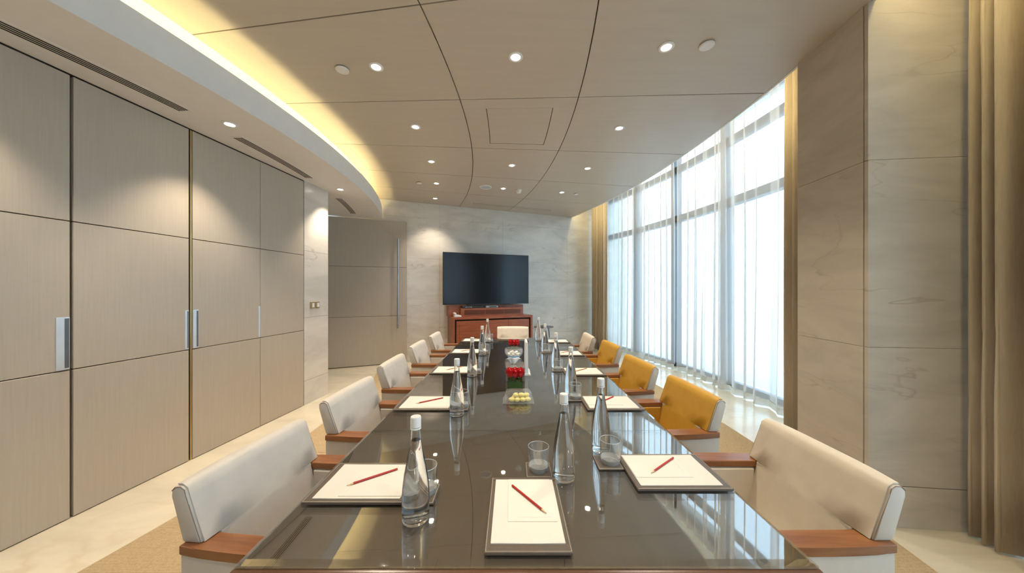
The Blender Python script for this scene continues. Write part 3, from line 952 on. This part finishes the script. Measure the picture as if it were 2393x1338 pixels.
proto = {}
def place_chair(x, y, rz, key, label):
    if key not in proto:
        o = make_chair(*{'grey': ('grey_leather', 'grey_leather'), 'warmlit': ('grey_leather', 'warmlit_leather'), 'cream': ('grey_leather', 'cream_leather')}[key])
        proto[key] = o
    else:
        o = copy_tree(proto[key])
    o.location = (x, y, 0.0075)
    o.rotation_euler = (0, 0, rz)
    tag(o, label, 'chair', 'upholstered armchairs round the conference table')
    return o
ORD = ['nearest the camera', 'second from the camera', 'third from the camera', 'fourth from the camera', 'farthest from the camera']
for k, (tx, y, r) in enumerate(((-1.015, 1.22, -5), (-1.012, 1.97, -3), (-1.05, 2.78, 0), (-1.08, 3.62, 0), (-1.07, 4.39, 0))):
    place_chair(tx + 0.285, y, R_(r), 'grey', 'pale beige leather armchair on the left of the table, ' + ORD[k])
rc = ['cream', 'warmlit', 'warmlit', 'warmlit', 'cream']
rn = ['cream', 'mustard yellow', 'mustard yellow', 'mustard yellow', 'cream']  # the yellow chair fronts are white leather with warm light painted in
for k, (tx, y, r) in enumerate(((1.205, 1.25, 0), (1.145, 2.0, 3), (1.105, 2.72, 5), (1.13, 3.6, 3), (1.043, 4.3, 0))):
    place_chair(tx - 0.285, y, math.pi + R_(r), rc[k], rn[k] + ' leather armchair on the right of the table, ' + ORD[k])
place_chair(0.014, 4.94, -math.pi / 2, 'cream', 'cream leather armchair at the far head of the table before the cabinet')

# ------------------------------------------------------------------ place settings
def stitched_mat(name, w_, l_, h_, mat, root):
    """leather board of width w_ (x) and length l_ (y), with a stitched rim"""
    obj('board', bx(-w_ / 2, w_ / 2, -l_ / 2, l_ / 2, 0, h_, 0.002, 2), M[mat], root)
    for i_ in (0.004,):
        x, y = w_ / 2 - i_, l_ / 2 - i_
        bm = bmesh.new()
        tube(bm, [(-x, -y, h_), (x, -y, h_), (x, y, h_), (-x, y, h_)], 0.0009, 4, True)
        obj('stitching', bm, M['stitch'], root)

def setting(cx, cy, rz, where, pad_jit, pencil, pcol):
    """desk pad + paper + note pad + pencil; local: y from the seat to the table centre"""
    rt = empty('desk_pad', (cx, cy, TZ), rz)
    tag(rt, 'dark brown stitched leather desk pad ' + where, 'desk pad', 'leather desk pads on the table')
    stitched_mat('desk_pad', 0.237, 0.337, 0.009, 'brown_leather', rt)
    obj('clip_bar', bx(-0.112, 0.112, 0.148, 0.164, 0.009, 0.0105, 0.0005, 1), M['brown_leather'], rt)
    c, s = math.cos(rz), math.sin(rz)
    def at(lx, ly): return (cx + c * lx - s * ly, cy + s * lx + c * ly)
    # sheet of paper
    bm = bmesh.new()
    w_, l_ = 0.205, 0.292
    g = []
    for j in range(7):
        row = []
        for i in range(7):
            x = -w_ / 2 + w_ * i / 6; y = -l_ / 2 + l_ * j / 6
            lift = 0.0022 * max(0, (0.25 - j / 6)) * (1 + math.sin(i * 1.3 + cx * 9))
            row.append(bm.verts.new((x, y, 0.0022 + lift)))
        g.append(row)
    for j in range(6):
        for i in range(6):
            bm.faces.new((g[j][i], g[j][i + 1], g[j + 1][i + 1], g[j + 1][i]))
    res = bmesh.ops.extrude_face_region(bm, geom=list(bm.faces))
    for v_ in [q for q in res['geom'] if isinstance(q, bmesh.types.BMVert)]:
        v_.co.z = 0.0
    px, py = at(0.0 + pad_jit, 0.005)
    pr = obj('paper_sheet', bm, M['paper'], None, False, (px, py, TZ + 0.009), rz + pad_jit * 2)
    tag(pr, 'blank white paper sheets on the desk pad ' + where, 'paper', 'paper on the desk pads')
    # note pad
    nx, ny = at(0.018 + pad_jit, 0.044)
    npd = empty('note_pad', (nx, ny, TZ + 0.0113), rz)
    tag(npd, 'small white note pad lying on the paper ' + where, 'note pad', 'note pads on the paper')
    obj('sheets', bx(-0.074, 0.074, -0.105, 0.105, 0, 0.0018), M['note_paper'], npd)
    obj('printed_line', bx(-0.045, 0.058, -0.0875, -0.0865, 0.0018, 0.00185), M['note_print'], npd)
    obj('printed_line', bx(-0.010, 0.018, -0.0905, -0.0893, 0.0018, 0.00185), M['note_print'], npd)
    # pencil, tip and end given in world
    (x0, y0), (x1, y1) = pencil
    L = 0.176
    pc = empty('pencil', (x0, y0, TZ + 0.0132), math.atan2(y1 - y0, x1 - x0))
    tag(pc, ('red' if pcol == 'pencil_red' else 'tan') + ' wooden pencil on the note pad ' + where, 'pencil', 'pencils on the note pads')
    r = 0.0037
    bm = bmesh.new(); tube(bm, [(0.022, 0, r), (L, 0, r)], r, 6); obj('barrel', bm, M[pcol], pc)
    bm = bmesh.new(); tube(bm, [(0.005, 0, r), (0.022, 0, r)], [0.0011, r * 0.95], 8); obj('sharpened_wood', bm, M['pencil_wood'], pc)
    bm = bmesh.new(); tube(bm, [(0.0, 0, r), (0.005, 0, r)], [0.0003, 0.0011], 6); obj('lead', bm, M['graphite'], pc)
    return rt

def coaster(x, y, where, rz=0.0):
    rt = tag(empty('coaster', (x, y, TZ), rz), 'square dark leather coaster ' + where, 'coaster', 'leather coasters')
    stitched_mat('coaster', 0.10, 0.105, 0.006, 'brown_leather', rt)

def bottle_profile():
    # outer radius by height
    return [(0.0385, 0.0), (0.0405, 0.004), (0.0408, 0.03), (0.0412, 0.075), (0.0395, 0.105), (0.0350, 0.140),
            (0.0285, 0.175), (0.0222, 0.205), (0.0175, 0.232), (0.0150, 0.255), (0.0142, 0.275), (0.0142, 0.291)]
BOT = {}
def water_bottle(x, y, where, level=0.243, rz=0.0):
    rt = empty('water_bottle', (x, y, TZ), rz)
    tag(rt, 'clear glass water bottle with white cap ' + where, 'bottle', 'water bottles on the table')
    if 'g' not in BOT:
        pr = bottle_profile()
        inner = []
        for r, z in pr[::-1]:
            inner.append((max(r - 0.0028, 0.001), max(z, 0.008)))
        prof = [(0, 0.003), (0.030, 0.003), (0.036, 0.0)] + pr + inner[:-2] + [(0.034, 0.0085), (0.028, 0.0075), (0, 0.010)]
        g = obj('glass_body', lathe(prof, 32), M['bottle_glass'], rt, True); smooth_angle(g, 35); BOT['g'] = g.data
        wat = [(0, 0.0095), (0.0278, 0.0070), (0.0345, 0.0080)]
        for r, z in pr[2:]:
            if z < level: wat.append((r - 0.0024, z))
        r_top = 0.0142
        for (ra, za), (rb, zb) in zip(pr[:-1], pr[1:]):
            if za <= level <= zb: r_top = ra + (rb - ra) * (level - za) / (zb - za) - 0.0024
        wat += [(r_top, level), (0, level - 0.0005)]
        wv_ = obj('water', lathe(wat, 28), M['water'], rt, True); smooth_angle(wv_, 35); BOT['w'] = wv_.data
        cp = obj('cap', lathe([(0.0146, 0.284), (0.0160, 0.284), (0.0160, 0.311), (0.0148, 0.3145), (0, 0.3145), (0, 0.2925), (0.0146, 0.2925)], 24), M['bottle_cap'], rt); BOT['c'] = cp.data
        nk = obj('neck_ring', lathe([(0.0141, 0.276), (0.0162, 0.277), (0.0162, 0.281), (0.0141, 0.282)], 24), M['bottle_cap'], rt); BOT['n'] = nk.data
    else:
        for nm, kk in (('glass_body', 'g'), ('water', 'w'), ('cap', 'c'), ('neck_ring', 'n')):
            o = bpy.data.objects.new(nm, BOT[kk]); COL.objects.link(o); o.parent = rt
    return rt

def tumbler(x, y, z, where):
    rt = tag(empty('drinking_glass', (x, y, z)), 'clear empty tumbler with a thick base ' + where, 'glass', 'tumblers on the coasters')
    parts = (('wall', 'tumbler_glass', [(0.0385, 0.021), (0.0395, 0.024), (0.0402, 0.0915), (0.0388, 0.0915), (0.0380, 0.024), (0.0372, 0.021)]),
             ('thick_base', 'rim_glass', [(0, 0.0), (0.0355, 0.0), (0.0382, 0.003), (0.0392, 0.021), (0.0365, 0.0215), (0.030, 0.0175), (0, 0.0165)]),
             ('rim', 'rim_glass', [(0.0403, 0.0908), (0.0406, 0.0922), (0.0396, 0.0936), (0.0386, 0.0922), (0.0389, 0.0908), (0.0403, 0.0908)]))
    for nm, mt, prof in parts:
        if nm not in BOT:
            o = obj(nm, lathe(prof, 36), M[mt], rt, True); smooth_angle(o, 40); BOT[nm] = o.data
        else:
            o = bpy.data.objects.new(nm, BOT[nm]); COL.objects.link(o); o.parent = rt

SEAT = ['at the nearest seat', 'at the second nearest seat', 'at the middle seat', 'at the second farthest seat', 'at the farthest seat']
rnd = random.Random(4)
for k, y0 in enumerate((1.036, 1.841, 2.644, 3.482, 4.284)):
    wh = SEAT[k] + ' on the left'
    pc = ((-0.577 + rnd.uniform(-.01, .01), y0 + 0.077), (-0.449, y0 + 0.19 + rnd.uniform(-.02, .02)))
    setting(-0.524, y0 + 0.119, -math.pi / 2, wh, rnd.uniform(-.003, .003), pc, 'pencil_red' if k < 2 else 'pencil_tan')
    coaster(-0.308, y0 + 0.053, wh)
    tumbler(-0.300, y0 + 0.060, TZ + 0.006, wh)
for k, (bxx, byy) in enumerate(((-0.297, 0.977), (-0.312, 1.795), (-0.327, 2.60), (-0.323, 3.43), (-0.33, 4.262))):
    water_bottle(bxx, byy, SEAT[k] + ' on the left', rz=k)
for k, y0 in enumerate((1.106, 1.844, 2.59, 3.37, 4.20)):
    wh = SEAT[k] + ' on the right'
    pc = ((0.522, y0 + 0.075 + rnd.uniform(-.01, .01)), (0.645 + rnd.uniform(-.01, .01), y0 + 0.185))
    setting(0.6085, y0 + 0.119, math.pi / 2, wh, rnd.uniform(-.003, .003), pc, 'pencil_red' if k < 2 else 'pencil_tan')
for k, (cx_, cy_) in enumerate(((0.389, 1.287), (0.398, 2.05), (0.396, 2.775), (0.384, 3.565), (0.378, 4.39))):
    wh = SEAT[k] + ' on the right'
    coaster(cx_, cy_, wh)
    tumbler(cx_ + 0.009, cy_ - 0.003, TZ + 0.006, wh)
    dx_, dy_ = ((0.003, 0.11), (0.004, 0.115), (0.005, 0.11), (-0.002, 0.10), (-0.002, 0.10))[k]
    water_bottle(cx_ + dx_, cy_ + dy_, wh, rz=k + 2)
setting(0.044, 1.007, 0.0, 'at the near head of the table', 0.0, ((0.107, 0.974), (-0.002, 1.118)), 'pencil_red')
coaster(0.103, 1.233, 'at the near head of the table')
tumbler(0.103, 1.232, TZ + 0.006, 'at the near head of the table')
water_bottle(0.195, 1.19, 'at the near head of the table', level=0.243)

# ------------------------------------------------------------------ centre pieces
def rose_bloom_mesh():
    bm = bmesh.new()
    lathe([(0, 0.0), (0.010, 0.004), (0.0145, 0.016), (0.013, 0.030), (0.008, 0.036), (0, 0.037)], 10, bm)
    for ring, (nr, r0, h0, op) in enumerate(((3, 0.010, 0.040, 0.004), (4, 0.013, 0.036, 0.008), (5, 0.015, 0.030, 0.013))):
        for k in range(nr):
            a = 2 * math.pi * (k + ring * 0.37) / nr
            pts = []
            for j in range(4):
                v = j / 3
                row = []
                for i in range(5):
                    u = i / 4 - 0.5
                    ang = a + u * 1.9 * (0.55 + 0.75 * v)
                    rr = r0 * (0.55 + 0.6 * math.sin(min(1, v * 1.2) * 1.5)) + op * v * v
                    zz = h0 * v - 0.010 * v * (2 * u) ** 2
                    row.append(bm.verts.new((rr * math.cos(ang), rr * math.sin(ang), zz)))
                pts.append(row)
            for j in range(3):
                for i in range(4):
                    bm.faces.new((pts[j][i], pts[j][i + 1], pts[j + 1][i + 1], pts[j + 1][i]))
    for v in bm.verts:
        v.co.z *= 1.45
    return bm
ROSE = {}
def rose(x, y, z, where, k):
    rt = tag(empty('rose', (x, y, z), k * 1.7), 'red rose standing in the square glass vase ' + where, 'rose', 'roses in the vase ' + where)
    if not ROSE:
        o = obj('bloom', rose_bloom_mesh(), M['rose_red'], rt, True, (0, 0, 0.050)); ROSE['b'] = o.data
        bm = bmesh.new(); tube(bm, [(0, 0, 0), (0, 0, 0.052)], 0.0025, 6)
        s_ = obj('stem', bm, M['leaf_green'], rt); ROSE['s'] = s_.data
        bm = bmesh.new()
        for q in range(4):
            a = q * math.pi / 2
            v = [bm.verts.new((r * math.cos(a + d), r * math.sin(a + d), zz)) for r, d, zz in ((0.003, 0, 0.046), (0.015, -0.35, 0.053), (0.019, 0, 0.068), (0.015, 0.35, 0.053))]
            bm.faces.new(v)
        l_ = obj('sepals', bm, M['leaf_green'], rt); ROSE['l'] = l_.data
    else:
        for nm, kk, zz in (('bloom', 'b', 0.050), ('stem', 's', 0), ('sepals', 'l', 0)):
            o = bpy.data.objects.new(nm, ROSE[kk]); COL.objects.link(o); o.parent = rt; o.location = (0, 0, zz)
def flower_vase(x, y, where):
    rt = tag(empty('flower_vase', (x, y, TZ)), 'square clear glass vase lined with green leaves ' + where, 'vase', 'rose vases on the table')
    h_, a = 0.085, 0.058
    bm = bmesh.new()
    box(bm, -a, a, -a, a, 0, h_)
    top = [f for f in bm.faces if all(abs(v.co.z - h_) < 1e-6 for v in f.verts)]
    ins = bmesh.ops.inset_region(bm, faces=top, thickness=0.004)
    top = [f for f in bm.faces if all(abs(v.co.z - h_) < 1e-6 for v in f.verts) and max(abs(v.co.x) for v in f.verts) < a - 0.003]
    ex = bmesh.ops.extrude_face_region(bm, geom=top)
    for v in [q for q in ex['geom'] if isinstance(q, bmesh.types.BMVert)]: v.co.z = 0.006
    bmesh.ops.delete(bm, geom=top, context='FACES')
    obj('glass_body', bm, M['vase_glass'], rt)
    b_ = a - 0.0055
    for s in range(4):
        bm = bx(-b_, b_, -b_, -b_ + 0.0012, 0.0065, 0.060)
        l_ = obj('leaf_lining', bm, M['leaf_green'], rt, rz=s * math.pi / 2)
    obj('soil_foam', bx(-b_ + 0.002, b_ - 0.002, -b_ + 0.002, b_ - 0.002, 0.0065, 0.045), M['leaf_green'], rt)
    k = 0
    for j in (-1, 0, 1):
        for i in (-1, 0, 1):
            rose(x + i * 0.036 + rnd.uniform(-.003, .003), y + j * 0.036 + rnd.uniform(-.003, .003), TZ + 0.03 + rnd.uniform(0, .008), where, k); k += 1
flower_vase(0.022, 2.27, 'nearer the camera')
flower_vase(0.022, 3.56, 'farther from the camera')

# covered candy box
cb = tag(empty('candy_box', (0.040, 2.01, TZ)), 'clear domed acrylic box holding yellow candies on the table', 'box')
obj('tray', bx(-0.098, 0.098, -0.065, 0.065, 0, 0.006, 0.001, 1), M['acrylic'], cb)
def dome_mesh():
    bm = bmesh.new()
    rings = []
    for z, sx, sy in ((0.006, 0.092, 0.060), (0.035, 0.089, 0.057), (0.055, 0.083, 0.052), (0.066, 0.072, 0.043), (0.070, 0.055, 0.030)):
        ring = []
        for k in range(24):
            a = 2 * math.pi * k / 24
            c, s = math.cos(a), math.sin(a)
            p = 0.35
            ring.append(bm.verts.new((sx * math.copysign(abs(c) ** p, c), sy * math.copysign(abs(s) ** p, s), z)))
        rings.append(ring)
    for A, B in zip(rings[:-1], rings[1:]):
        for k in range(24):
            bm.faces.new((A[k], A[(k + 1) % 24], B[(k + 1) % 24], B[k]))
    bm.faces.new(rings[-1])
    return bm
obj('domed_lid', dome_mesh(), M['acrylic'], cb, True)
def pebble(name, x, y, z, r, sc, mat, label, cat, group, rz):
    bm = bmesh.new()
    bmesh.ops.create_uvsphere(bm, u_segments=14, v_segments=8, radius=r)
    for v in bm.verts:
        v.co = Vector((v.co.x * sc[0], v.co.y * sc[1], v.co.z * sc[2] + r * sc[2]))
        v.co.x *= 1 + 0.08 * math.sin(9 * v.co.y / r)
    o = obj(name, bm, M[mat], None, True, (x, y, z), rz)
    return tag(o, label, cat, group)
k = 0
for (dx_, dy_, dz_) in ((-0.045, -0.03, 0), (-0.012, -0.034, 0), (0.022, -0.03, 0), (0.052, -0.026, 0), (-0.03, 0.012, 0), (0.008, 0.016, 0), (0.042, 0.018, 0), (-0.022, -0.012, 0.022), (0.015, -0.010, 0.022), (0.045, -0.006, 0.021)):
    pebble('yellow_candy', 0.045 + dx_, 2.01 + dy_, TZ + 0.0065 + dz_, 0.0205, (1.05, 0.85, 0.66), 'candy_yellow', 'yellow candy inside the clear domed box', 'candy', 'yellow candies in the box', k * 1.1); k += 1

# tissue holder
tx, ty = 0.024, 2.55
tb = tag(empty('tissue_holder', (tx, ty, TZ)), 'smoky grey acrylic tissue holder behind the near roses', 'tissue box')
for nm, b_ in (('front_wall', (-0.073, 0.073, -0.105, -0.101)), ('back_wall', (-0.073, 0.073, 0.101, 0.105)), ('side_wall', (-0.073, -0.069, -0.101, 0.101)), ('side_wall', (0.069, 0.073, -0.101, 0.101))):
    obj(nm, bx(*b_, 0.0, 0.098), M['smoky_acrylic'], tb)
obj('bottom', bx(-0.069, 0.069, -0.101, 0.101, 0.0, 0.004), M['smoky_acrylic'], tb)
obj('lid', bx(-0.073, 0.073, -0.105, 0.105, 0.098, 0.102), M['smoky_acrylic'], tb)
bm = bmesh.new()
g = []
for j in range(8):
    row = []
    for i in range(9):
        u, v = i / 8, j / 7
        x = (u - 0.5) * (0.03 + 0.075 * v)
        y = 0.012 * math.sin(7 * u + 2 * v) + 0.03 * v * math.sin(2.5 * u)
        z = 0.048 * math.sin(v * 1.9) * (1 - 0.5 * abs(u - 0.45)) + 0.004 * math.sin(9 * u)
        row.append(bm.verts.new((x * 1.25, y - 0.03 * v, max(z * 1.2, 0.0))))
    g.append(row)
for j in range(7):
    for i in range(8):
        bm.faces.new((g[j][i], g[j][i + 1], g[j + 1][i + 1], g[j + 1][i]))
ts = obj('tissue', bm, M['white_plastic'], None, True, (tx - 0.012, ty + 0.02, TZ + 0.1022))
ts.modifiers.new('thick', 'SOLIDIFY').thickness = 0.0015
tag(ts, 'crumpled white tissue pulled from the smoky tissue holder', 'tissue')

# white sign holder, seen edge-on
sg = tag(empty('sign_holder', (0.121, 2.70, TZ)), 'tall white table sign holder seen edge-on beside the tissue holder', 'sign holder')
obj('base', prism_y([(-0.034, 0), (0.034, 0), (0.030, 0.008), (0.014, 0.016), (-0.014, 0.016), (-0.030, 0.008)], -0.10, 0.10, 0.001, 1), M['white_plastic'], sg)
obj('upright_panel', prism_y([(-0.014, 0.015), (0.014, 0.015), (0.012, 0.262), (0.006, 0.272), (-0.006, 0.272), (-0.012, 0.262)], -0.095, 0.095, 0.001, 1), M['white_plastic'], sg)

# glass bowl with white mints
bwx, bwy = 0.018, 3.32
bo = tag(empty('glass_bowl', (bwx, bwy, TZ)), 'round glass bowl of white mints in front of the far roses', 'bowl')
obj('bowl_body', lathe([(0, 0), (0.05, 0), (0.080, 0.020), (0.098, 0.052), (0.096, 0.078), (0.086, 0.096), (0.083, 0.096), (0.093, 0.077), (0.095, 0.053), (0.077, 0.023), (0.048, 0.004), (0, 0.004)], 36), M['acrylic'], bo, True)
bm = bmesh.new()
a0, a1, nseg = R_(-128), R_(-52), 10
inn, out_ = [], []
for k in range(nseg + 1):
    a = a0 + (a1 - a0) * k / nseg
    for lst, r in ((inn, 0.0985), (out_, 0.0995)):
        lst.append((bm.verts.new((r * math.cos(a), r * math.sin(a), 0.014)), bm.verts.new((r * math.cos(a), r * math.sin(a), 0.032))))
for k in range(nseg):
    bm.faces.new((out_[k][0], out_[k + 1][0], out_[k + 1][1], out_[k][1]))
    bm.faces.new((inn[k][1], inn[k + 1][1], inn[k + 1][0], inn[k][0]))
    bm.faces.new((out_[k][1], out_[k + 1][1], inn[k + 1][1], inn[k][1]))
    bm.faces.new((inn[k][0], inn[k + 1][0], out_[k + 1][0], out_[k][0]))
lb = obj('blue_label', bm, M['blue_band'], bo)
lb['label'] = 'blue paper band on the bowl front'
k = 0
for ring, (n_, rr, z) in enumerate(((6, 0.044, 0.006), (1, 0.0, 0.006), (7, 0.056, 0.026), (3, 0.022, 0.026), (4, 0.034, 0.044))):
    for q in range(n_):
        a = 2 * math.pi * q / n_ + ring * 0.5
        pebble('white_mint', bwx + rr * math.cos(a), bwy + rr * math.sin(a), TZ + z, 0.0165, (1, 0.9, 0.62), 'mint_white', 'white mint in the round glass bowl', 'mint', 'white mints in the bowl', k); k += 1
